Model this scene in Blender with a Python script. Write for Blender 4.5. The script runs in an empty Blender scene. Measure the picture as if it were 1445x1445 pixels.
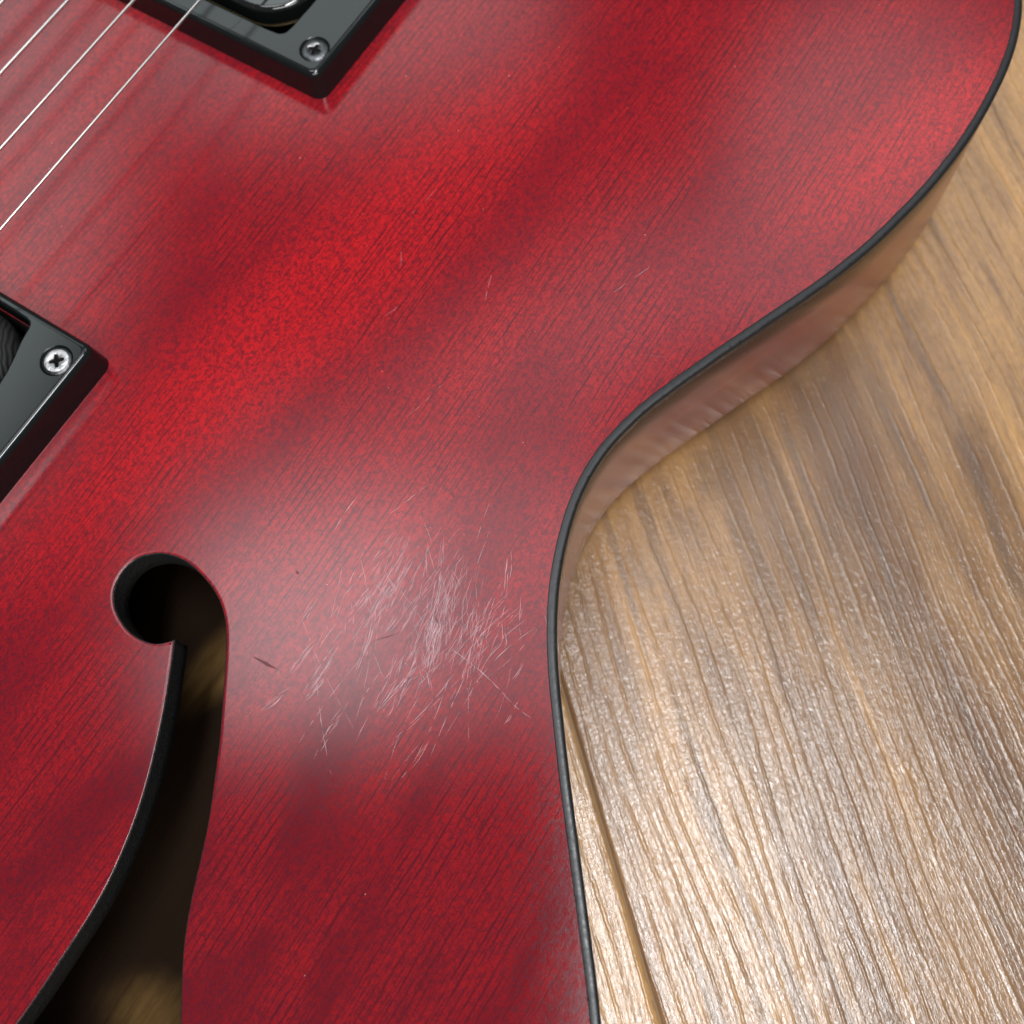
import bpy, bmesh, math, random
from mathutils import Vector, Matrix
random.seed(7)
C = bpy.context.scene
COL = C.collection
mm = 0.001

# ------------------------------------------------------------------ camera
def cam_basis():
    n = Vector((99.5/1500, 517.5/1500, 1)).normalized()          # straight down, seen by the camera
    ex = (Vector((1, 0, 0)) - n*n.x).normalized()
    ey = (-n).cross(ex)
    M = Matrix((ex, ey, -n))
    return M
cam_d = bpy.data.cameras.new('camera')
cam = bpy.data.objects.new('camera', cam_d); COL.objects.link(cam)
_M = cam_basis()
right, down, fwd = _M.col[0], _M.col[1], _M.col[2]
R = Matrix((right, -down, -fwd)).transposed()
cam.matrix_world = Matrix.Translation((0, 0, 0.185)) @ R.to_4x4()
cam_d.sensor_width = 36; cam_d.sensor_height = 36; cam_d.lens = 36*1500/1445
cam_d.clip_start = 0.005; cam_d.clip_end = 50
cam_d.dof.use_dof = True; cam_d.dof.focus_distance = 0.156; cam_d.dof.aperture_fstop = 20
C.camera = cam

# ------------------------------------------------------------------ light
w = bpy.data.worlds.new('World'); C.world = w; w.use_nodes = True
w.node_tree.nodes['Background'].inputs[0].default_value = (0.93, 0.97, 1.0, 1)
w.node_tree.nodes['Background'].inputs[1].default_value = 0.12
def lamp(name, x, y, sx, sy, radiance, col=(1, 1, 1), z=2.3, rot=0, shape='RECTANGLE'):  # unseen area lights, shaped and spaced so their gaps leave the sheen dark
    l = bpy.data.lights.new(name, 'AREA'); l.shape = shape; l.size = sx; l.size_y = sy
    l.energy = radiance*math.pi*sx*sy; l.color = col
    o = bpy.data.objects.new(name, l); COL.objects.link(o)
    o.location = (x, y, z); o.rotation_euler = (0, 0, rot)
    return o
lamp('unseen_light', -0.64, 0.545, 0.54, 0.42, 3.7, (.95, .97, 1))
lamp('unseen_light', -0.40, 0.62, 1.10, 0.57, 3.1, (.95, .96, 1), z=2.31)
lamp('unseen_light', -0.38, 1.02, 0.90, 0.26, 1.3, (.96, .96, 1), z=2.32)  # added dim light that softens the upper edge of the sheen
lamp('unseen_light', -0.12, 1.20, 1.25, 0.42, 1.7, (.97, .96, 1), z=2.32, rot=math.radians(34))
lamp('unseen_light', 0.27, -0.25, 0.22, 1.20, 44, (.97, .985, 1))
lamp('unseen_light', -0.75, 2.40, 1.5, 0.8, 1.6, (.90, 1, 1), shape='ELLIPSE')
lamp('unseen_light', -1.78, 1.80, 1.05, 2.0, 2.0, (.90, 1, 1), shape='ELLIPSE')
lamp('unseen_light', 0.85, 1.65, 0.9, 1.4, 1.6, (1, .97, .98), shape='ELLIPSE')
lamp('unseen_light', 0.6, -2.0, 2.4, 1.2, 8.5, (1, .98, .95))  # added light off to the side, for overall brightness outside the reflections
C.view_settings.view_transform = 'Standard'; C.view_settings.look = 'None'
C.view_settings.exposure = 0; C.view_settings.gamma = 1
C.render.engine = 'CYCLES'

# ------------------------------------------------------------------ helpers
def tag(o, label=None, cat=None, group=None, kind=None):
    if label: o['label'] = label
    if cat: o['category'] = cat
    if group: o['group'] = group
    if kind: o['kind'] = kind
    return o
def obj(name, bm, mats, parent=None, smooth=True):
    me = bpy.data.meshes.new(name); bm.normal_update(); bm.to_mesh(me); bm.free()
    for m in (mats if isinstance(mats, (list, tuple)) else [mats]): me.materials.append(m)
    if smooth:
        for p in me.polygons: p.use_smooth = True
    o = bpy.data.objects.new(name, me); COL.objects.link(o)
    if parent: o.parent = parent
    return o
def spline(pts, step=0.8, closed=False):
    """centripetal-ish Catmull-Rom, then even resampling, 2D"""
    n = len(pts); P = [Vector(p) for p in pts]; out = []
    rng_ = range(n if closed else n-1)
    for i in rng_:
        if closed: a, b, c, d = P[(i-1) % n], P[i], P[(i+1) % n], P[(i+2) % n]
        else: a, b, c, d = P[max(i-1, 0)], P[i], P[i+1], P[min(i+2, n-1)]
        for k in range(16):
            t = k/16
            out.append(0.5*((2*b)+(c-a)*t+(2*a-5*b+4*c-d)*t*t+(3*b-a-3*c+d)*t**3))
    if not closed: out.append(P[-1])
    if closed: out.append(out[0].copy())
    L = [0]
    for i in range(1, len(out)): L.append(L[-1]+(out[i]-out[i-1]).length)
    N = max(4, int(L[-1]/step)); res = []; j = 0
    for k in range(N if closed else N+1):
        s = L[-1]*k/N
        while j < len(L)-2 and L[j+1] < s: j += 1
        f = (s-L[j])/max(1e-9, L[j+1]-L[j]); res.append(out[j].lerp(out[j+1], f))
    return res
def area(p): return 0.5*sum(p[i].x*p[(i+1) % len(p)].y-p[(i+1) % len(p)].x*p[i].y for i in range(len(p)))
def smooth_loop(p, it=2):
    for _ in range(it):
        p = [(p[i-1]+p[i]*2+p[(i+1) % len(p)])/4 for i in range(len(p))]
    return p
def safe(p, d):
    """how far each point may be offset (share of d) before the loop folds over itself"""
    q = offset(p, d); n = len(p); s = []
    for i in range(n):
        k = 1.0
        while k > .12:
            c = p[i].lerp(q[i], k)
            if min((c-p[j]).length for j in range(max(0, i-25), min(n, i+26))) >= .93*k*d: break
            k -= .06
        s.append(k)
    s = [min(s[(i+j) % n] for j in range(-1, 2)) for i in range(n)]
    for _ in range(2): s = [(s[i-1]+s[i]*2+s[(i+1) % n])/4 for i in range(n)]
    return s
def offset(p, d, sc=None):
    """CCW loop; positive d grows it"""
    n = len(p); r = []
    for i in range(n):
        a = (p[i]-p[i-1]).normalized(); b = (p[(i+1) % n]-p[i]).normalized()
        na = Vector((a.y, -a.x)); nb = Vector((b.y, -b.x)); m = (na+nb)
        if m.length < 1e-4: m = na
        m.normalize(); k = 1/max(0.6, m.dot(na))
        r.append(p[i]+m*d*k*(sc[i] if sc else 1))
    return r
def loop(bm, p, z): return [bm.verts.new((v.x*mm, v.y*mm, z*mm)) for v in p]
def bridge(bm, A, B, mi=0):
    n = len(A)
    for i in range(n):
        f = bm.faces.new((A[i], A[(i+1) % n], B[(i+1) % n], B[i])); f.material_index = mi
def fill(bm, loops, mi=0, up=True):
    edges = []
    for L in loops:
        for i in range(len(L)):
            a, b = L[i], L[(i+1) % len(L)]
            edges.append(bm.edges.get((a, b)) or bm.edges.new((a, b)))
    r = bmesh.ops.triangle_fill(bm, edges=edges, use_beauty=True)
    fs = [f for f in r['geom'] if isinstance(f, bmesh.types.BMFace)]
    for f in fs:
        f.material_index = mi; f.normal_update()
        if (f.normal.z > 0) != up: f.normal_flip()
def circle(cx, cy, r, n=24, ph=0): return [Vector((cx+r*math.cos(ph+2*math.pi*k/n), cy+r*math.sin(ph+2*math.pi*k/n))) for k in range(n)]
def rrect(x0, y0, x1, y1, r, k=8):
    p = []
    for cx, cy, a in ((x1-r, y1-r, 0), (x0+r, y1-r, 90), (x0+r, y0+r, 180), (x1-r, y0+r, 270)):
        for i in range(k+1):
            t = math.radians(a+90*i/k); p.append(Vector((cx+r*math.cos(t), cy+r*math.sin(t))))
    return p
def tube(bm, a, b, r, n=12):
    a = Vector(a)*mm; b = Vector(b)*mm; d = (b-a).normalized(); u = d.orthogonal().normalized(); v = d.cross(u)
    A = [bm.verts.new(a+(u*math.cos(2*math.pi*k/n)+v*math.sin(2*math.pi*k/n))*r*mm) for k in range(n)]
    B = [bm.verts.new(b+(u*math.cos(2*math.pi*k/n)+v*math.sin(2*math.pi*k/n))*r*mm) for k in range(n)]
    bridge(bm, A, B)

# ------------------------------------------------------------------ materials
class NT:
    def __init__(s, name):
        s.m = bpy.data.materials.new(name); s.m.use_nodes = True; s.t = s.m.node_tree
        s.b = s.t.nodes['Principled BSDF']; s.out = s.t.nodes['Material Output']
    def n(s, typ, **kw):
        nd = s.t.nodes.new(typ)
        for k, v in kw.items():
            if k == 'ins':
                for kk, vv in v.items(): s.set(nd.inputs[kk], vv)
            else: setattr(nd, k, v)
        return nd
    def set(s, inp, v):
        if isinstance(v, bpy.types.NodeSocket): s.t.links.new(v, inp)
        else: inp.default_value = v
    def math(s, op, a, b=0.0, c=0.0, clamp=False):
        nd = s.n('ShaderNodeMath', operation=op, use_clamp=clamp)
        for i, v in enumerate((a, b, c)): s.set(nd.inputs[i], v)
        return nd.outputs[0]
    def mapr(s, v, a, b, c=0.0, d=1.0, smooth=True):
        nd = s.n('ShaderNodeMapRange', interpolation_type='SMOOTHSTEP' if smooth else 'LINEAR')
        for i, x in enumerate((v, a, b, c, d)): s.set(nd.inputs[i], x)
        return nd.outputs[0]
    def mix(s, f, a, b):
        nd = s.n('ShaderNodeMix', data_type='RGBA')
        s.set(nd.inputs['Factor'], f)
        for sock, v in ((nd.inputs[6], a), (nd.inputs[7], b)):
            s.set(sock, v if isinstance(v, bpy.types.NodeSocket) else (*v, 1) if len(v) == 3 else v)
        return nd.outputs[2]
    def coord(s, scale=(1, 1, 1), loc=(0, 0, 0), rotz=0, src='Object', warp=None):
        if not hasattr(s, 'tc'): s.tc = s.n('ShaderNodeTexCoord')
        v = s.tc.outputs[src] if not isinstance(src, bpy.types.NodeSocket) else src
        if rotz:
            r = s.n('ShaderNodeMapping'); s.set(r.inputs[0], v); r.inputs['Rotation'].default_value = (0, 0, rotz); v = r.outputs[0]
        mp = s.n('ShaderNodeMapping'); s.set(mp.inputs[0], v)
        mp.inputs['Scale'].default_value = [1000*q for q in scale]; mp.inputs['Location'].default_value = loc
        v = mp.outputs[0]
        return v
    def noise(s, scale, detail=3, rough=0.55, dist=0.0, loc=(0, 0, 0), rotz=0, src='Object', lac=2.0):
        v = s.coord(scale, loc, rotz, src)
        nd = s.n('ShaderNodeTexNoise'); s.set(nd.inputs['Vector'], v)
        nd.inputs['Scale'].default_value = 1; nd.inputs['Detail'].default_value = detail
        nd.inputs['Roughness'].default_value = rough; nd.inputs['Distortion'].default_value = dist; nd.inputs['Lacunarity'].default_value = lac
        return nd.outputs['Fac']
    def bump(s, h, dist, strength=1.0, nrm=None):
        nd = s.n('ShaderNodeBump'); s.set(nd.inputs['Height'], h); nd.inputs['Distance'].default_value = dist; nd.inputs['Strength'].default_value = strength
        if nrm is not None: s.set(nd.inputs['Normal'], nrm)
        return nd.outputs[0]
    def done(s, col=None, rough=None, nrm=None, metal=None, ior=None, spec=None, coat=None, coat_r=None, coat_n=None, coat_ior=None):
        b = s.b.inputs
        def st(k, v):
            if v is not None: s.set(b[k], (*v, 1) if isinstance(v, tuple) and len(v) == 3 else v)
        st('Base Color', col); st('Roughness', rough); st('Normal', nrm); st('Metallic', metal); st('IOR', ior)
        st('Specular IOR Level', spec); st('Coat Weight', coat); st('Coat Roughness', coat_r); st('Coat Normal', coat_n); st('Coat IOR', coat_ior)
        return s.m

def mat_red_top():
    t = NT('red_stained_wood')
    big = t.noise((.018, .040, .022), 4, .6)                       # broad stain clouds
    big2 = t.noise((.010, .045, .02), 2, .5, loc=(7, 3, 0))
    patch = t.mapr(t.noise((.022, .055, .03), 4, .6, loc=(2, 9, 0)), .40, .58)      # where the pores run as lines
    st2 = t.noise((.02, .42, 1), 3, .6, loc=(3, 1, 0), dist=.2)
    xy = t.n('ShaderNodeSeparateXYZ'); t.set(xy.inputs[0], t.tc.outputs['Object'])
    X_ = t.math('MULTIPLY', xy.outputs[0], 1000); Y_ = t.math('MULTIPLY', xy.outputs[1], 1000)
    def rays(period, amp, loc, width):
        # fine checks along the grain, cut across into little cells
        w1 = t.noise((.012, .10, 1), 2, .5, loc=loc); w2 = t.noise((.25, .5, 1), 2, .5, loc=loc)
        ph = t.math('ADD', t.math('MULTIPLY', Y_, 1/period), t.math('MULTIPLY', w1, amp)); ph = t.math('ADD', ph, t.math('MULTIPLY', w2, .5))
        wd = t.mapr(t.noise((.18, 1.3, 1), 2, .5, loc=loc), .35, .65, width*.25, width*1.3)
        ln = t.mapr(t.math('ABSOLUTE', t.math('SUBTRACT', t.math('FRACT', ph), .5)), 0, wd, 1, 0)
        lane = t.n('ShaderNodeTexWhiteNoise', noise_dimensions='1D'); t.set(lane.inputs['W'], t.math('FLOOR', t.math('ADD', ph, .5)))
        px = t.math('ADD', t.math('MULTIPLY', X_, 1/1.7), t.math('MULTIPLY', lane.outputs['Value'], 7.3)); px = t.math('ADD', px, t.math('MULTIPLY', w2, 1.6))
        tk = t.mapr(t.math('ABSOLUTE', t.math('SUBTRACT', t.math('FRACT', px), .5)), 0, .10, 1, 0)
        return ln, tk
    l1, k1 = rays(1.05, 3.0, (0, 0, 0), .20)
    l2, k2 = rays(.60, 5.0, (5, 2, 0), .24)
    brk = t.mapr(t.noise((.055, 1.0, 1), 3, .6, loc=(6, 6, 0)), .34, .52)
    brk2 = t.mapr(t.noise((.5, .9, 1), 3, .6, loc=(1, 6, 0)), .42, .54)
    lines = t.math('MAXIMUM', t.math('MULTIPLY', l1, brk), t.math('MULTIPLY', t.math('MULTIPLY', l2, brk2), .7))
    lines = t.math('MULTIPLY', lines, t.mapr(patch, 0, 1, .28, 1.0))
    ticks = t.math('MULTIPLY', t.math('MULTIPLY', k1, brk2), t.mapr(patch, 0, 1, .25, .95))
    mot = t.noise((1.1, 1.7, 1), 4, .7, dist=1.0)                  # worm-like fine mottle
    motm = t.mapr(mot, .40, .58)
    fine = t.noise((3.0, 4.5, 1), 3, .7)
    a = t.mapr(big, .30, .70)
    sp = t.n('ShaderNodeSeparateXYZ'); t.set(sp.inputs[0], t.tc.outputs['Object'])
    def dye_or_shade(x, y, rx, ry, rot):
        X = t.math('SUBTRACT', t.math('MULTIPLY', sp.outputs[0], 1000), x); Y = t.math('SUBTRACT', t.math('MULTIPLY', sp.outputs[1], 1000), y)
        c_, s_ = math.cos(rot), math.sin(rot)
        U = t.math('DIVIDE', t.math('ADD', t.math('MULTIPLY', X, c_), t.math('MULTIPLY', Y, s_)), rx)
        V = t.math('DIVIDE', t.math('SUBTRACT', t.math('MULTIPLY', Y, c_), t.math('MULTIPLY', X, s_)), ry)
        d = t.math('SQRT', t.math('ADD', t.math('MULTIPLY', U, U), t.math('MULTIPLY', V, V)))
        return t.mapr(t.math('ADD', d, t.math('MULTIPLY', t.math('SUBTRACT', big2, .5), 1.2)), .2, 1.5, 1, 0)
    painted_shade = dye_or_shade(-88, -130, 60, 58, 0)                     # shade over the lower bout, painted into the top colour
    light = t.math('MAXIMUM', dye_or_shade(-8, -66, 55, 11, math.radians(-12)), dye_or_shade(72, -136, 26, 8, math.radians(-20)))
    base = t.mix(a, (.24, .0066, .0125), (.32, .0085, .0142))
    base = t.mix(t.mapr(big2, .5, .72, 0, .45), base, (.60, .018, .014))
    base = t.mix(t.math('MULTIPLY', painted_shade, .92), base, (.115, .005, .010))
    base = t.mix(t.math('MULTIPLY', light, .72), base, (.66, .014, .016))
    base = t.mix(t.math('MULTIPLY', patch, .35), base, (.52, .0145, .017))
    base = t.mix(t.math('MULTIPLY', t.math('SUBTRACT', 1.0, motm), t.mapr(patch, 0, 1, .74, .58)), base, (.09, .0085, .018))
    base = t.mix(t.math('MULTIPLY', lines, .88), base, (.060, .006, .012))
    base = t.mix(t.math('MULTIPLY', ticks, .75), base, (.10, .008, .014))
    base = t.mix(t.mapr(st2, .60, .74, 0, .22), base, (.11, .007, .012))
    base = t.mix(t.mapr(fine, .35, .65, .35, 0), base, (.06, .006, .010))
    h = t.math('ADD', t.math('MULTIPLY', mot, .5), t.math('MULTIPLY', fine, .35))
    h = t.math('SUBTRACT', h, t.math('MULTIPLY', lines, .10))
    nrm = t.bump(h, .00004, .16)
    rough = t.mapr(mot, .3, .7, .19, .16)
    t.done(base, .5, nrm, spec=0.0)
    # satin lacquer over the dye
    gl = t.n('ShaderNodeBsdfGlossy', distribution='BECKMANN'); t.set(gl.inputs['Roughness'], rough); t.set(gl.inputs['Normal'], nrm)
    fr = t.n('ShaderNodeFresnel'); fr.inputs['IOR'].default_value = 1.5
    mx = t.n('ShaderNodeMixShader'); t.set(mx.inputs[0], fr.outputs[0]); t.t.links.new(t.b.outputs[0], mx.inputs[1]); t.t.links.new(gl.outputs[0], mx.inputs[2])
    t.t.links.new(mx.outputs[0], t.out.inputs[0])
    return t.m

def mat_plain(name, col, rough, metal=0.0, ior=1.5, grain=None, spec=None):
    t = NT(name)
    nrm = None; r = rough
    if grain:
        g = t.noise((grain[0],)*3, 4, .6); nrm = t.bump(g, grain[1], grain[2])
        r = t.mapr(g, .3, .7, rough*.8, rough*1.25)
    return t.done(col, r, nrm, metal=metal, ior=ior, spec=spec)

def mat_side():
    t = NT('side_lacquered_wood')
    g = t.noise((.05, .05, .6), 4, .6, dist=.4)
    tc = t.n('ShaderNodeSeparateXYZ'); t.set(tc.inputs[0], t.tc.outputs['Object'])
    z = t.math('MULTIPLY', tc.outputs[2], 1000)
    burst = t.mapr(z, 25, 31, 0, 1)
    base = t.mix(t.mapr(g, .3, .7), (.15, .020, .014), (.27, .045, .030))
    base = t.mix(t.math('MULTIPLY', burst, .93), base, (.02, .010, .008))
    nrm = t.bump(t.noise((.03, .03, .05), 2, .5), .0006, .25)
    return t.done(base, .24, nrm, ior=1.5, coat=.6, coat_r=.22)

def mat_floor():
    t = NT('laminate_oak')
    info = t.n('ShaderNodeObjectInfo')
    # every plank has its own offset into the print
    t.tc = t.n('ShaderNodeTexCoord')
    add = t.n('ShaderNodeVectorMath', operation='MULTIPLY_ADD')
    t.set(add.inputs[0], info.outputs['Location']); add.inputs[1].default_value = (3.1, 3.7, 0); t.set(add.inputs[2], t.tc.outputs['Object'])
    P = add.outputs[0]
    # wavy field bends the grain
    wob = t.n('ShaderNodeTexNoise'); t.set(wob.inputs['Vector'], t.coord((.011, .022, .01), src=P)); wob.inputs['Scale'].default_value = 1; wob.inputs['Detail'].default_value = 2
    off = t.n('ShaderNodeVectorMath', operation='MULTIPLY_ADD'); t.set(off.inputs[0], wob.outputs['Color']); off.inputs[1].default_value = (0, .007, 0); t.set(off.inputs[2], P)
    Q = off.outputs[0]
    band = t.noise((.007, .07, .05), 4, .6, src=Q, dist=.3)
    band2 = t.noise((.014, .22, .05), 4, .62, src=Q, loc=(4, 2, 0))
    fine = t.noise((.12, .8, .05), 4, .72, src=Q, loc=(1, 7, 0), dist=.4)
    blot = t.noise((.05, .09, .05), 4, .65, src=P, dist=.5)
    spk = t.noise((.5, 1.2, 1), 3, .7, src=P)
    col = t.mix(t.mapr(band, .33, .67), (.145, .066, .022), (.40, .215, .075))
    py = t.n('ShaderNodeSeparateXYZ'); t.set(py.inputs[0], t.tc.outputs['Object'])
    yy = t.math('ADD', t.math('MULTIPLY', py.outputs[1], 1000), t.math('MULTIPLY', t.math('SUBTRACT', blot, .5), 70))
    heart = t.math('MULTIPLY', t.mapr(yy, 22, 50, 0, 1), t.mapr(yy, 60, 92, 1, 0))
    col = t.mix(t.math('MULTIPLY', heart, .55), col, (.150, .072, .030))        # darker heartwood figure in the print
    col = t.mix(t.mapr(yy, 74, 112, 0, .45), col, (.62, .36, .145))
    col = t.mix(t.mapr(band2, .50, .68, 0, .62), col, (.095, .054, .032))
    col = t.mix(t.mapr(blot, .46, .7, 0, .5), col, (.22, .125, .062))
    col = t.mix(t.mapr(t.noise((.006, .13, .05), 3, .5, src=Q, loc=(9, 9, 0)), .56, .68, 0, .6), col, (.50, .27, .09))
    col = t.mix(t.mapr(fine, .50, .72, 0, .34), col, (.09, .058, .038))
    col = t.mix(t.mapr(spk, .35, .62, .28, 0), col, (.12, .075, .05))
    # embossed pores: long beaded ridges along the plank
    def ridges(period, wob_amp, loc):
        wv = t.noise((.012, .05, .05), 2, .5, src=Q, loc=loc); w2 = t.noise((.35, .12, .05), 2, .6, src=P, loc=loc)
        y = t.n('ShaderNodeSeparateXYZ'); t.set(y.inputs[0], Q)
        ph = t.math('MULTIPLY', y.outputs[1], 1000/period)
        ph = t.math('ADD', ph, t.math('MULTIPLY', wv, wob_amp)); ph = t.math('ADD', ph, t.math('MULTIPLY', w2, .22))
        fr_ = t.math('FRACT', ph)
        tri = t.math('ABSOLUTE', t.math('SUBTRACT', fr_, .5))            # 0 at the crest
        return t.mapr(tri, 0.01, .17, 1, 0)
    on = t.mapr(t.noise((.05, .35, .05), 3, .6, src=Q, loc=(8, 1, 0)), .40, .60)
    bead = t.noise((.75, 1.6, 1), 3, .62, src=P, dist=.5)
    rip = t.noise((1.3, .5, 1), 3, .6, src=P, loc=(3, 3, 0), dist=.5)
    r1 = t.math('MULTIPLY', ridges(2.5, 3.0, (0, 0, 0)), t.mapr(on, 0, 1, .25, 1.0))
    r2 = t.math('MULTIPLY', ridges(1.05, 5.0, (4, 4, 0)), t.mapr(on, 0, 1, .45, .15))
    h = t.math('ADD', t.math('MULTIPLY', r1, .9), t.math('MULTIPLY', r2, .5))
    h = t.math('ADD', h, t.math('MULTIPLY', bead, .9)); h = t.math('ADD', h, t.math('MULTIPLY', rip, .5))
    nrm = t.bump(h, .00009, 1.0); soft = t.bump(h, .000035, 1.0)
    rough = t.mapr(bead, .3, .7, .36, .20)
    return t.done(col, .5, soft, ior=1.45, spec=.25, coat=1.0, coat_r=.20, coat_n=nrm, coat_ior=1.62)

def mat_back_inside():
    t = NT('raw_inner_wood')
    g = t.noise((.05, .5, .5), 5, .65, dist=.5); g2 = t.noise((.12, .12, .1), 4, .6)
    c = t.mix(t.mapr(g, .3, .7), (.05, .024, .006), (.12, .07, .02))
    c = t.mix(t.mapr(g2, .4, .65, 0, .5), c, (.05, .026, .008))
    sp = t.n('ShaderNodeSeparateXYZ'); t.set(sp.inputs[0], t.tc.outputs['Object'])
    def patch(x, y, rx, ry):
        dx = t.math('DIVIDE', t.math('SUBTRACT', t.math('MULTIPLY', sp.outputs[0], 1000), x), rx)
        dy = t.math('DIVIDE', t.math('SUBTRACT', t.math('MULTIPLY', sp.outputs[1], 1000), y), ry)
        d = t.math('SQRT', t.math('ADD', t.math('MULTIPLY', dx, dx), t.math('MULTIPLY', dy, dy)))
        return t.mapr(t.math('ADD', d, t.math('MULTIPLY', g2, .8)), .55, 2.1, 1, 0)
    # inside painted dark like shade, with light through the opening painted as paler patches
    painted_light = t.math('MAXIMUM', patch(-60.5, -78, 7.5, 3.6), patch(-111, -104.5, 5.5, 7))
    c = t.mix(painted_light, (.012, .0050, .0016), t.mix(t.mapr(g, .30, .70), (.065, .034, .010), (.14, .078, .024)))
    return t.done(c, .8, t.bump(g, .0003, .6), spec=.12)

def mat_tape():
    t = NT('black_coil_tape')
    wv = t.n('ShaderNodeTexWave', wave_type='BANDS'); t.set(wv.inputs['Vector'], t.coord((.5, .5, .5), rotz=.9)); wv.inputs['Scale'].default_value = 1.0; wv.inputs['Distortion'].default_value = 2.5; wv.inputs['Detail'].default_value = 2
    return t.done((.012, .012, .012), .7, t.bump(wv.outputs['Fac'], .0002, .6), spec=.3)

M_red = mat_red_top(); M_side = mat_side(); M_floor = mat_floor(); M_in = mat_back_inside(); M_tape = mat_tape()
M_bind = mat_plain('matte_black_binding', (.009, .010, .012), .34, grain=(1.2, .00005, .4))
M_hole = mat_plain('rough_black_paint', (.012, .012, .012), .55, grain=(2.2, .0004, .8))
M_ring = mat_plain('black_moulded_plastic', (.0050, .0068, .0072), .15, ior=1.5)
M_screw = mat_plain('darkened_steel', (.12, .125, .13), .34, metal=1.0, grain=(1.5, .00015, .6))
M_screw2 = mat_plain('worn_bright_steel', (.62, .62, .63), .42, metal=1.0, grain=(1.8, .0003, .8))
M_dark = mat_plain('black_cavity_paint', (.008, .008, .008), .7)
M_cover = mat_plain('black_glossy_cover', (.006, .007, .007), .06, ior=1.7)
M_brass = mat_plain('brass_baseplate', (.35, .27, .14), .4, metal=1.0)
M_string = mat_plain('plain_steel_wire', (.92, .90, .86), .28, metal=1.0)
M_wound = mat_plain('wound_steel_wire', (.75, .73, .69), .35, metal=1.0, grain=(3, .0002, .8))
M_fret = mat_plain('nickel_silver', (.75, .74, .70), .25, metal=1.0)
M_scr = mat_plain('scuffed_lacquer', (.50, .34, .37), .34, ior=1.9)
M_dust = mat_plain('pale_dust', (.8, .78, .76), .7)
M_mark = mat_plain('dark_dent', (.10, .008, .012), .45)
M_seam = mat_plain('plank_core', (.22, .14, .075), .8)
M_fb = mat_plain('dark_fingerboard_wood', (.03, .018, .012), .5, grain=(.4, .0003, .6))

# ------------------------------------------------------------------ the floor
floor = None
bm = bmesh.new()
fz = -.55
v = [bm.verts.new(p) for p in ((-1.5, -1.5, fz*mm), (1.5, -1.5, fz*mm), (1.5, 1.8, fz*mm), (-1.5, 1.8, fz*mm))]
bm.faces.new(v)
floor = obj('floor', bm, M_seam); tag(floor, kind='structure')
FA = math.radians(-74.5)                                   # direction the boards run
fd = Vector((math.cos(FA), math.sin(FA))); fp = Vector((-fd.y, fd.x))   # fp points to +x side
seam_pt = Vector((-3.2, 32.7))                             # a point on the visible joint
PW, PL = 192.0, 1285.0
bm = bmesh.new()
def plank_loops(bm):
    L = []
    for ins, z in ((.16, -.50), (.24, -.36), (.44, -.15), (.68, -.04), (.92, 0.0)):
        L.append(loop(bm, rrect(ins, ins, PL-ins, PW-ins, .3, 2), z))
    for a, b in zip(L, L[1:]): bridge(bm, a, b)
    fill(bm, [L[-1]])
plank_loops(bm)
# flip so that sides face out
me_pl = None
stagger = [0, 430, 860, 215, 640]
first = None
for row in range(-4, 5):
    for col in range(-2, 2):
        x0 = -PL/2 + col*PL + stagger[row % 5] + 260
        base = seam_pt + fp*(row*PW) + fd*x0
        if row == 0 and col < 0: pass
        if first is None:
            o = obj('plank', bm, M_floor, floor, smooth=False); first = o
        else:
            o = first.copy(); COL.objects.link(o)
        o.parent = floor
        o.location = (base.x*mm, base.y*mm, 0); o.rotation_euler = (0, 0, FA)

# ------------------------------------------------------------------ the guitar
TH = math.radians(57.7)
G = bpy.data.objects.new('electric_guitar', None); COL.objects.link(G)
G.location = (-96.58*mm, 127.856*mm, 0); G.rotation_euler = (0, 0, TH)
tag(G, 'hollow-bodied electric guitar with red stained top and black binding lying on the wooden floor', 'guitar')
H = 35.0

BODY_SEEN = [(107.09, -140.09), (101.99, -141.98), (97.29, -143.16), (91.98, -143.98), (85.83, -144.4), (80.17, -144.5), (73.22, -144.19), (64.55, -143.13), (56.86, -141.6), (49.43, -139.79), (40.43, -136.75), (31.04, -132.85), (20.28, -128.3), (12.08, -125.05), (6.33, -123.1), (-0.38, -121.69), (-5.94, -121.45), (-11.46, -122.11), (-17.45, -123.77), (-23.85, -126.34), (-29.56, -129.48), (-34.26, -132.6), (-39.7, -136.69), (-46.05, -141.64), (-54.23, -148.28), (-61.05, -153.8), (-69.08, -160.19)]
tail = [(-84, -171), (-103, -181), (-128, -187), (-158, -185), (-188, -172), (-213, -148), (-230, -112), (-238, -66), (-240, 0)]
horn = [(118, -134.5), (131, -123), (139, -106), (140, -88), (132, -73), (120, -62), (112, -48), (110, -30)]
treble = list(reversed(horn)) + BODY_SEEN + tail          # clockwise seen from above... ordered neck -> tail on the treble side
bass = [(x, -y) for x, y in reversed(BODY_SEEN + tail[:-1])] + [(120, 131), (130, 112), (131, 84), (126, 58), (118, 42), (112, 30)]
body = spline(treble + bass, 1.0, closed=True)
if area(body) < 0: body.reverse()
body = smooth_loop(body, 3)

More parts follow.
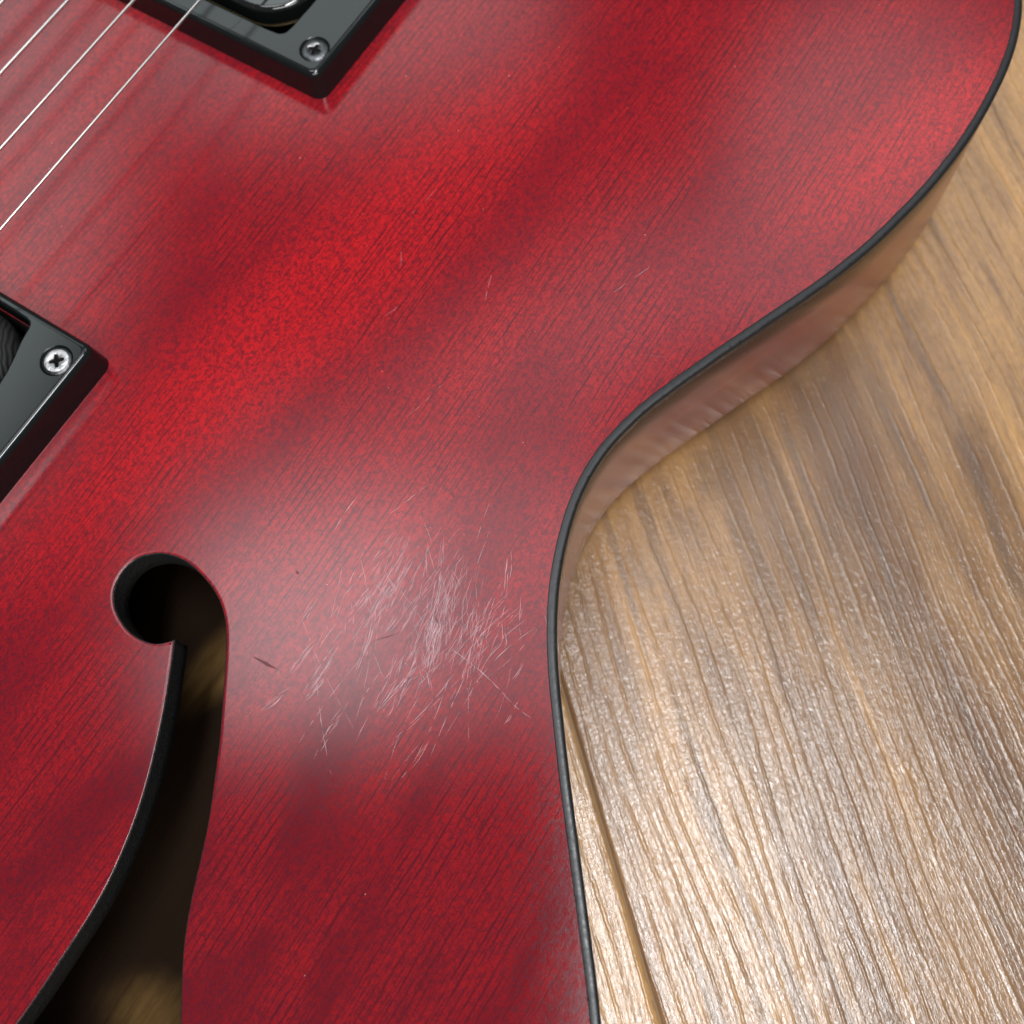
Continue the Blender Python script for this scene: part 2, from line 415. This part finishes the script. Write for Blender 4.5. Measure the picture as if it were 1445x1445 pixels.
FR = [(-59.9, -82.35), (-60.9, -81.5), (-61.9, -80.3), (-62.47, -78.55), (-62.6, -76.34), (-62.08, -74.08), (-60.98, -71.81), (-59.51, -70.3), (-57.69, -69.4), (-55.34, -69.15), (-53.19, -69.75), (-51.88, -70.84), (-50.66, -72.43), (-49.88, -74.78), (-49.72, -77.15), (-50.12, -79.76), (-50.85, -82.38), (-51.96, -84.68), (-53.44, -86.65), (-55.12, -88.24), (-57.68, -90.17), (-60.8, -92.25), (-64.47, -94.64), (-67.96, -96.88), (-73.06, -99.8), (-77.32, -102.17), (-81.52, -104.14), (-85.37, -105.85), (-89.08, -107.61), (-92.55, -109.6), (-95.75, -111.83), (-99.86, -114.87), (-104, -117.9), (-109, -120.6), (-115, -122.6), (-122, -123.4)]
FL = [(-59.9, -82.35), (-61.02, -83.1), (-63.15, -84.35), (-67.84, -86.97), (-72.61, -89.35), (-78.0, -91.75), (-83.63, -93.76), (-90.43, -95.45), (-96.02, -96.15), (-102.32, -96.4), (-108.3, -96.55), (-114, -96.5), (-119, -97.0)]
# the lower lobe outside the picture
LOW = [(-122, -123.4), (-129, -122.5), (-134, -119), (-136, -113.5), (-134, -108.5), (-129, -106.2), (-124, -107.5), (-121.5, -110.5), (-119.6, -112.6)]
fr = spline(FR + LOW[1:], .6); fl = spline(FL, .6)
low_left = spline([(-119.6, -112.6), (-119.3, -105), (-119, -97.0)], .6)
fhole = fr + low_left[1:] + list(reversed(fl))[1:-1]
if area(fhole) < 0: fhole.reverse()
fhole2 = [Vector((p.x, -p.y)) for p in fhole]; fhole2.reverse()
cav = [rrect(31.5, -37, 73, 37, 4, 4), rrect(-73, -37, -31.5, 37, 4, 4)]

# top: flat sheet, soft roll-over at the f-holes, painted walls
bm = bmesh.new()
edge_ = loop(bm, offset(body, -1.48), H); outer = loop(bm, offset(body, -2.2), H); bridge(bm, edge_, outer)
holes = []
for fh in (fhole, fhole2):
    prof = [(.62, 0, 0), (.38, 0, 0), (.27, -.015, 0), (.19, -.04, 0), (.14, -.07, 1), (.08, -.12, 1), (.02, -.22, 1), (0, -.42, 1), (0, -.7, 1), (.0, -3.2, 1), (-.08, -5.2, 1), (.25, -5.6, 1)]
    sc_ = safe(fh, .9)
    Ls = [loop(bm, offset(fh, a, sc_ if a > .005 else None), H+z) for a, z, m_ in prof]
    for k in range(len(prof)-1): bridge(bm, Ls[k], Ls[k+1], prof[k+1][2])
    holes.append(Ls[0])
for cv in cav:
    a0 = loop(bm, cv, H); a = loop(bm, cv, H-.01); b = loop(bm, cv, H-14); bridge(bm, a, b, 1); fill(bm, [b], 1); holes.append(a0)
fill(bm, [outer]+holes, 0)
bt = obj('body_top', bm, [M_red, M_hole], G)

# binding
bm = bmesh.new()
prof = [(-1.5, -.15), (-1.46, .03), (-1.36, .06), (-.62, .06), (-.34, .02), (-.14, -.07), (-.03, -.22), (.0, -.42), (0, -1.9), (-.06, -2.0), (-.12, -2.02)]
Ls = [loop(bm, offset(body, a), H+z) for a, z in prof]
for a, b in zip(Ls, Ls[1:]): bridge(bm, b, a)
obj('binding', bm, M_bind, G)

# side and back
bm = bmesh.new()
prof = [(-.12, H-1.9), (-.04, H-2.1), (-.04, H-8), (-.02, 16), (-.05, 6.0), (-.5, 3.6), (-1.6, 1.7), (-3.2, .6), (-5.2, .15)]
Ls = [loop(bm, offset(body, a), z) for a, z in prof]
for a, b in zip(Ls, Ls[1:]): bridge(bm, b, a)
inner = [loop(bm, offset(body, -6), H-.4), loop(bm, offset(body, -6), 4.0)]
bridge(bm, inner[0], inner[1], 1)
obj('body_side', bm, [M_side, M_in], G)
bm = bmesh.new()
a = loop(bm, offset(body, -5.2), .15); b = loop(bm, offset(body, -5.5), 4.4)
fill(bm, [a], 1, up=False); fill(bm, [b], 0, up=True)
obj('body_back', bm, [M_in, M_side], G)

# pickup mounting rings
def plus(r, w_, ph):
    p = []
    for k in range(4):
        a = ph+k*math.pi/2
        d = Vector((math.cos(a), math.sin(a))); n_ = Vector((-d.y, d.x))
        p += [d*r-n_*w_*.8, d*r+n_*w_*.8, d*w_*1.15+n_*w_*1.15]
    return p
def ring(cx, side, top, ph, mscrew, label):
    """side=+1: ring whose near-bridge rim faces -x"""
    bm = bmesh.new()
    x0, x1, y = cx-22.9, cx+22.9, 45.5
    prof = [(0, .02, 2.2), (.10, .5, 2.2), (.55, top-1.1, 1.9), (.66, top-.7, 1.8), (.84, top-.36, 1.7), (1.12, top-.12, 1.5), (1.5, top-.02, 1.3), (1.75, top, 1.2)]
    Ls = [loop(bm, rrect(x0+i, -y+i, x1-i, y-i, r, 6), H+z) for i, z, r in prof]
    for a_, b_ in zip(Ls, Ls[1:]): bridge(bm, a_, b_)
    s = side
    half = [(20.9, 0), (20.9, -20), (20.9, -31.8), (20.6, -32.9), (19.8, -33.5), (17.4, -33.6), (14.0, -35.0), (9.9, -35.9), (4, -36.2)]
    q = [(cx+a_, b_) for a_, b_ in half] + [(cx-a_, b_) for a_, b_ in reversed(half)] + [(cx-a_, -b_) for a_, b_ in half[1:]] + [(cx+a_, -b_) for a_, b_ in reversed(half[1:])]
    q = [Vector(p) for p in q] if side == -1 else rrect(cx-20.9, -34.9, cx+20.9, 34.9, 2.6, 3)
    if area(q) < 0: q.reverse()
    sm = []
    for i in range(len(q)):                     # subdivide for soft corners
        sm += [q[i], q[i].lerp(q[(i+1) % len(q)], .5)]
    q = smooth_loop(sm, 2)
    q = [Vector((cx+(p.x-cx)*(17.9 if side == 1 else 20.7)/20.9, p.y)) for p in q]
    O = [loop(bm, offset(q, a_), H+z) for a_, z in ((.35, top), (.1, top-.1), (0, top-.35), (0, .3))]
    for a_, b_ in zip(O, O[1:]): bridge(bm, a_, b_)
    cs = [(cx+sx*17.35, sy*41.2) for sx in (-1, 1) for sy in (-1, 1)]
    hs = []
    for c_ in cs:
        L0 = loop(bm, circle(*c_, 2.72), H+top); L1 = loop(bm, circle(*c_, 2.6), H+top-.15); L2 = loop(bm, circle(*c_, 2.3), H+top-1.1)
        bridge(bm, L0, L1); bridge(bm, L1, L2); fill(bm, [L2]); hs.append(L0)
    fill(bm, [Ls[-1], O[0]]+hs)
    R_ = obj('pickup_ring', bm, M_ring, G, smooth=False)
    for p in R_.data.polygons: p.use_smooth = abs(p.normal.z) < .995
    if label: R_['label'] = label
    # mould seams across the rim
    for sx in (-1, 1):
        bm = bmesh.new()
        xx = cx+sx*22.9-sx*1.0; xi = cx+sx*(17.9 if side == 1 else 20.7)
        pts = [(xi-sx*.0, -25.9), (xi+sx*(abs(xx-xi)*.55), -25.8), (xi+sx*(abs(xx-xi)*.8), -25.4), (xx, -24.6)]
        P = spline(pts, .3)
        V = [[bm.verts.new((p.x*mm, (p.y+e)*mm, (H+top+.012)*mm)) for e in (-.05, .05)] for p in P]
        for i in range(len(V)-1): bm.faces.new((V[i][0], V[i+1][0], V[i+1][1], V[i][1]))
        obj('mould_seam', bm, M_dark, R_)
    # screws
    proto = None
    for i, c_ in enumerate(cs):
        if proto is None:
            bm = bmesh.new()
            L = [loop(bm, circle(0, 0, r_, 24), z) for r_, z in ((2.2, -.9), (2.50, -.30), (2.44, -.16), (2.2, -.03), (1.95, .06), (1.7, .12))]
            for k_ in range(5): bridge(bm, L[k_], L[k_+1], 2 if k_ < 4 else 0)
            pl = plus(1.30, .36, ph)
            P0 = loop(bm, pl, .14); P1 = loop(bm, [p*.9 for p in pl], -.02); P2 = loop(bm, [p*.5 for p in pl], -1.1)
            fill(bm, [L[-1], P0]); bridge(bm, P0, P1, 3); bridge(bm, P1, P2, 1); fill(bm, [P2], 1)
            o = obj('screw', bm, [mscrew, M_dark, M_screw, M_screw2], R_, smooth=False)
            for p in o.data.polygons: p.use_smooth = (p.material_index != 1 and abs(p.normal.z) < .9999)
            proto = o
        else:
            o = proto.copy(); COL.objects.link(o); o.parent = R_
        o.location = (c_[0]*mm, c_[1]*mm, (H+top-.05)*mm)
        o.rotation_euler = (0, 0, [0, .7, 1.9, 2.6][i])
    return R_
ring(52.1, 1, 5.2, .15, M_screw, 'black moulded mounting ring of the pickup nearer the neck, with dark screws')
ring(-52.1, -1, 5.6, .45, M_screw2, 'black moulded mounting ring of the pickup nearer the bridge, with worn bright screws')

# pickups
bm = bmesh.new()
prof = [(0, 2.8), (0, 5.3), (.08, 5.7), (.3, 6.05), (.62, 6.22), (.9, 6.28)]
Ls = [loop(bm, rrect(35.9+i, -34.2+i, 68.3-i, 34.2-i, max(.5, 9-i), 12), H+z) for i, z in prof]
for a, b in zip(Ls, Ls[1:]): bridge(bm, a, b)
fill(bm, [Ls[-1]])
pk = obj('pickup', bm, M_cover, G); pk['label'] = 'glossy black covered pickup with rounded corners nearer the neck'
for p in pk.data.polygons: p.use_smooth = abs(p.normal.z) < .999
bm = bmesh.new()
a = loop(bm, rrect(35.75, -34.35, 68.45, 34.35, 9, 12), H+2.45); b = loop(bm, rrect(35.75, -34.35, 68.45, 34.35, 9, 12), H+2.65); bridge(bm, a, b); fill(bm, [b])
obj('baseplate', bm, M_brass, pk, smooth=False)
bm = bmesh.new()
prof = [(0, -6.0), (0, -1.5), (-.25, 0), (-.1, 1.8), (.9, 3.0), (2.6, 3.6)]
Ls = [loop(bm, rrect(-71.5+i, -33+i, -32.6-i, 33-i, 9-min(i, 3), 10), H+z) for i, z in prof]
for a, b in zip(Ls, Ls[1:]): bridge(bm, a, b)
fill(bm, [Ls[-1]])
pk2 = obj('pickup', bm, M_tape, G); pk2['label'] = 'open pickup wrapped in black coil tape nearer the bridge'
bm = bmesh.new()
Ls = [loop(bm, rrect(-70.5+i, -31+i, -34.2-i, 31-i, 11-i, 10), H+z) for i, z in ((0, 3.0), (0, 5.4), (.3, 5.8))]
for a, b in zip(Ls, Ls[1:]): bridge(bm, a, b)
fill(bm, [Ls[-1]])
obj('bobbin', bm, M_ring, pk2, smooth=False)

# strings
for i, (r_, mt) in enumerate(((.22, M_string), (.25, M_string), (.30, M_string), (.33, M_wound), (.46, M_wound), (.58, M_wound))):
    bm = bmesh.new(); y = -24.3+10.5*i
    tube(bm, (-92, y*1.0, 48.0), (300, y*.86, 45.8), r_)
    obj('string', bm, mt, G)
# bridge and fingerboard lie outside the picture but carry the strings
bm = bmesh.new()
a = loop(bm, rrect(-98, -42, -86, 42, 5, 6), H+5); b = loop(bm, rrect(-98, -42, -86, 42, 5, 6), H+11); c = loop(bm, rrect(-97, -41, -87, 41, 4.5, 6), H+12)
bridge(bm, a, b); bridge(bm, b, c); fill(bm, [c])
for s_ in (-37, 37): tube(bm, (-92, s_, H-1), (-92, s_, H+6), 3.5)
br = obj('bridge', bm, M_ring, G, smooth=False)
for i in range(6):
    bm = bmesh.new(); y = -24.3+10.5*i
    a = loop(bm, rrect(-95, y-2.5, -89, y+2.5, .5, 2), H+11.9); b = loop(bm, rrect(-93, y-2.3, -91, y+2.3, .5, 2), H+12.9); bridge(bm, a, b); fill(bm, [b])
    obj('saddle', bm, M_screw, br, smooth=False)
bm = bmesh.new()
a = loop(bm, rrect(88, -28, 300, 28, 1, 2), H); b = loop(bm, rrect(88, -28, 300, 28, 1, 2), H+7.5); bridge(bm, a, b); fill(bm, [b])
fb = obj('fingerboard', bm, M_fb, G, smooth=False)
for k in range(9):
    bm = bmesh.new(); x = 96+k*(13+k*1.2); tube(bm, (x, -27.5, H+7.7), (x, 27.5, H+7.7), 1.0); obj('fret', bm, M_fret, fb)

# scuffs: thin worn strips lying on the lacquer
SC = [(-29.69, -110.94, -46.58, -117.83, 2.8, 0.8), (-36.43, -114.26, -44.88, -117.3, 0.97, 1.3), (-22.77, -117.09, -44.56, -123.76, 1.4, 0.7), (-42.94, -115.39, -53.07, -113.8, 0.43, 1.1), (-47.49, -103.62, -57.48, -103.82, 0.86, 1.1), (-39.77, -117.59, -41.8, -129.74, 0.24, 0.9), (-41.8, -129.74, -42.06, -133.07, 0.22, 0.5), (-33.36, -127.65, -41.66, -127.51, 0.43, 0.7), (-40.18, -129.9, -47.58, -130.11, 0.43, 0.6), (-32.15, -122.06, -36.53, -124.84, 0.75, 0.6), (-43.24, -96.99, -49.35, -97.0, 1.08, 0.5), (-47.83, -100.67, -56.02, -100.21, 1.08, 0.8), (-37.54, -108.38, -46.5, -108.61, 1.29, 0.5), (-54.96, -101.73, -63.15, -99.24, 0.65, 0.7), (-52.57, -104.83, -57.45, -104.06, 0.54, 1.0), (-24.68, -111.81, -38.66, -112.64, 2.58, 0.4), (-28.46, -117.12, -41.68, -119.58, 1.72, 0.45), (-22.77, -117.09, -29.97, -120.79, 0.86, 0.7), (-42.55, -110.28, -36.56, -109.98, 0.86, 0.5), (-27.6, -92.84, -34.37, -93.0, 0.17, 0.7), (-44.72, -106.75, -50.88, -108.54, 0.97, 0.5), (-42.85, -121.56, -48.36, -122.16, 0.65, 0.5), (-35.54, -105.49, -41.91, -107.32, 1.51, 0.4), (-38.87, -112.29, -47.65, -113.77, 1.51, 0.45), (-33.46, -119.11, -46.73, -122.9, 0.65, 0.5)]
for k in range(95):
    x = random.gauss(-35, 7); y = random.gauss(-111, 10)
    if not (-128 < y < -95): continue
    a = math.radians(random.choice((random.gauss(187, 9), random.gauss(187, 9), random.gauss(176, 9), random.gauss(200, 14), random.gauss(235, 12)))); l_ = random.uniform(5, 19)
    SC.append((x, y, x+math.cos(a)*l_, y+math.sin(a)*l_, random.choice((.12, .15, .2, .5, 1.0)), random.uniform(.25, .65)))
for k in range(7):     # odd hairlines elsewhere on the top
    x = random.uniform(-25, 40); y = random.uniform(-118, -60); a = math.radians(random.gauss(190, 30)); l_ = random.uniform(3, 12)
    SC.append((x, y, x+math.cos(a)*l_, y+math.sin(a)*l_, .12, .22))
for k in range(8):
    x = random.gauss(-30, 4); y = random.uniform(-124, -100); a = math.radians(random.gauss(188, 8)); l_ = random.uniform(14, 20)
    SC.append((x, y, x+math.cos(a)*l_, y+math.sin(a)*l_, random.uniform(4, 7), random.uniform(.22, .34)))
bm = bmesh.new()
def hair(A, B, wd, bow, po):
    d = B-A; L_ = d.length; d.normalize(); n_ = Vector((-d.y, d.x))
    t_ = 0.0; on_ = True
    while t_ < 1:
        dt = (random.uniform(.8, 4.5) if on_ else random.uniform(.15, .9)/max(.4, po))/L_; t2 = min(1, t_+dt)
        if on_ and t2 > t_:
            K = 3; rows = []
            for i in range(K+1):
                q = t_+(t2-t_)*i/K
                c_ = A.lerp(B, q)+n_*(bow*math.sin(math.pi*q)+random.gauss(0, .018))
                w2 = wd*(math.sin(math.pi*min(1, max(0, q)))**.5)*(.25 if i in (0, K) else random.uniform(.6, 1.3))
                rows.append((c_-n_*w2/2, c_+n_*w2/2))
            vs = [[bm.verts.new((p.x*mm, p.y*mm, (H+.008)*mm)) for p in r_] for r_ in rows]
            for i in range(K):
                f = bm.faces.new((vs[i][0], vs[i+1][0], vs[i+1][1], vs[i][1]))
        t_ = t2; on_ = not on_
for xa, ya, xb, yb, wd, po in SC:
    A = Vector((xa, ya)); B = Vector((xb, yb)); d = B-A; L_ = d.length; d.normalize(); n_ = Vector((-d.y, d.x))
    for k in range(max(1, int(wd*po*9))):
        o_ = random.gauss(0, wd*.26) if wd > .3 else 0
        s0 = random.uniform(0, .45) if wd > .3 else 0; s1 = random.uniform(.55, 1) if wd > .3 else 1
        hair(A.lerp(B, s0)+n_*o_, A.lerp(B, s1)+n_*o_*random.uniform(.5, 1.4), random.uniform(.016, .050)*(.6+.6*po), random.uniform(-.05, .05)*L_, po)
bm.normal_update()
for f in bm.faces:
    if f.normal.z < 0: f.normal_flip()
o = obj('scratches', bm, M_scr, G, smooth=False); tag(o, 'fine pale scratches scuffed into the red lacquer at the waist', kind='stuff')

# dents and dust
DK = [(-45.32, -107.16, -41.48, -110.43, 0.22), (-19.53, -104.49, -20.48, -106.01, 0.32), (-42.09, -91.57, -42.35, -92.41, 0.43), (-55.87, -93.77, -55.48, -98.15, 0.65), (-36.96, -113.0, -37.75, -114.52, 0.43), (-35.91, -103.83, -33.28, -102.92, 0.13), (15.53, -111.54, 19.92, -111.54, 0.16), (14.83, -117.72, 16.52, -121.81, 0.13)]
for xa, ya, xb, yb, wd in DK:
    bm = bmesh.new(); A = Vector((xa, ya)); B = Vector((xb, yb)); d = (B-A).normalized(); n_ = Vector((-d.y, d.x)); wd *= .45
    pl = []
    for i in range(9): t_ = i/8; pl.append(A.lerp(B, t_)+n_*wd*math.sin(math.pi*t_)*random.uniform(.5, 1))
    for i in range(7, 0, -1): t_ = i/8; pl.append(A.lerp(B, t_)-n_*wd*math.sin(math.pi*t_)*random.uniform(.5, 1))
    if area(pl) < 0: pl.reverse()
    L0 = loop(bm, pl, H+.010); fill(bm, [L0]); obj('dent', bm, M_mark, G, smooth=False)
bm = bmesh.new()
for k in range(110):
    x = random.uniform(-120, 105); y = random.uniform(-138, 0)
    if abs(y) < 49 and 26 < abs(x) < 78: continue
    if -125 < x < -48 and -125 < y < -66: continue
    r_ = random.uniform(.02, .055)
    vs = [bm.verts.new(((x+r_*random.uniform(.6, 1.4)*math.cos(a_))*mm, (y+r_*random.uniform(.6, 1.4)*math.sin(a_))*mm, (H+.02)*mm)) for a_ in (0, 1.3, 2.6, 3.9, 5.1)]
    tp = bm.verts.new((x*mm, y*mm, (H+.02+r_)*mm))
    for i in range(5): bm.faces.new((vs[i], vs[(i+1) % 5], tp))
o = obj('dust', bm, M_dust, G); tag(o, kind='stuff')
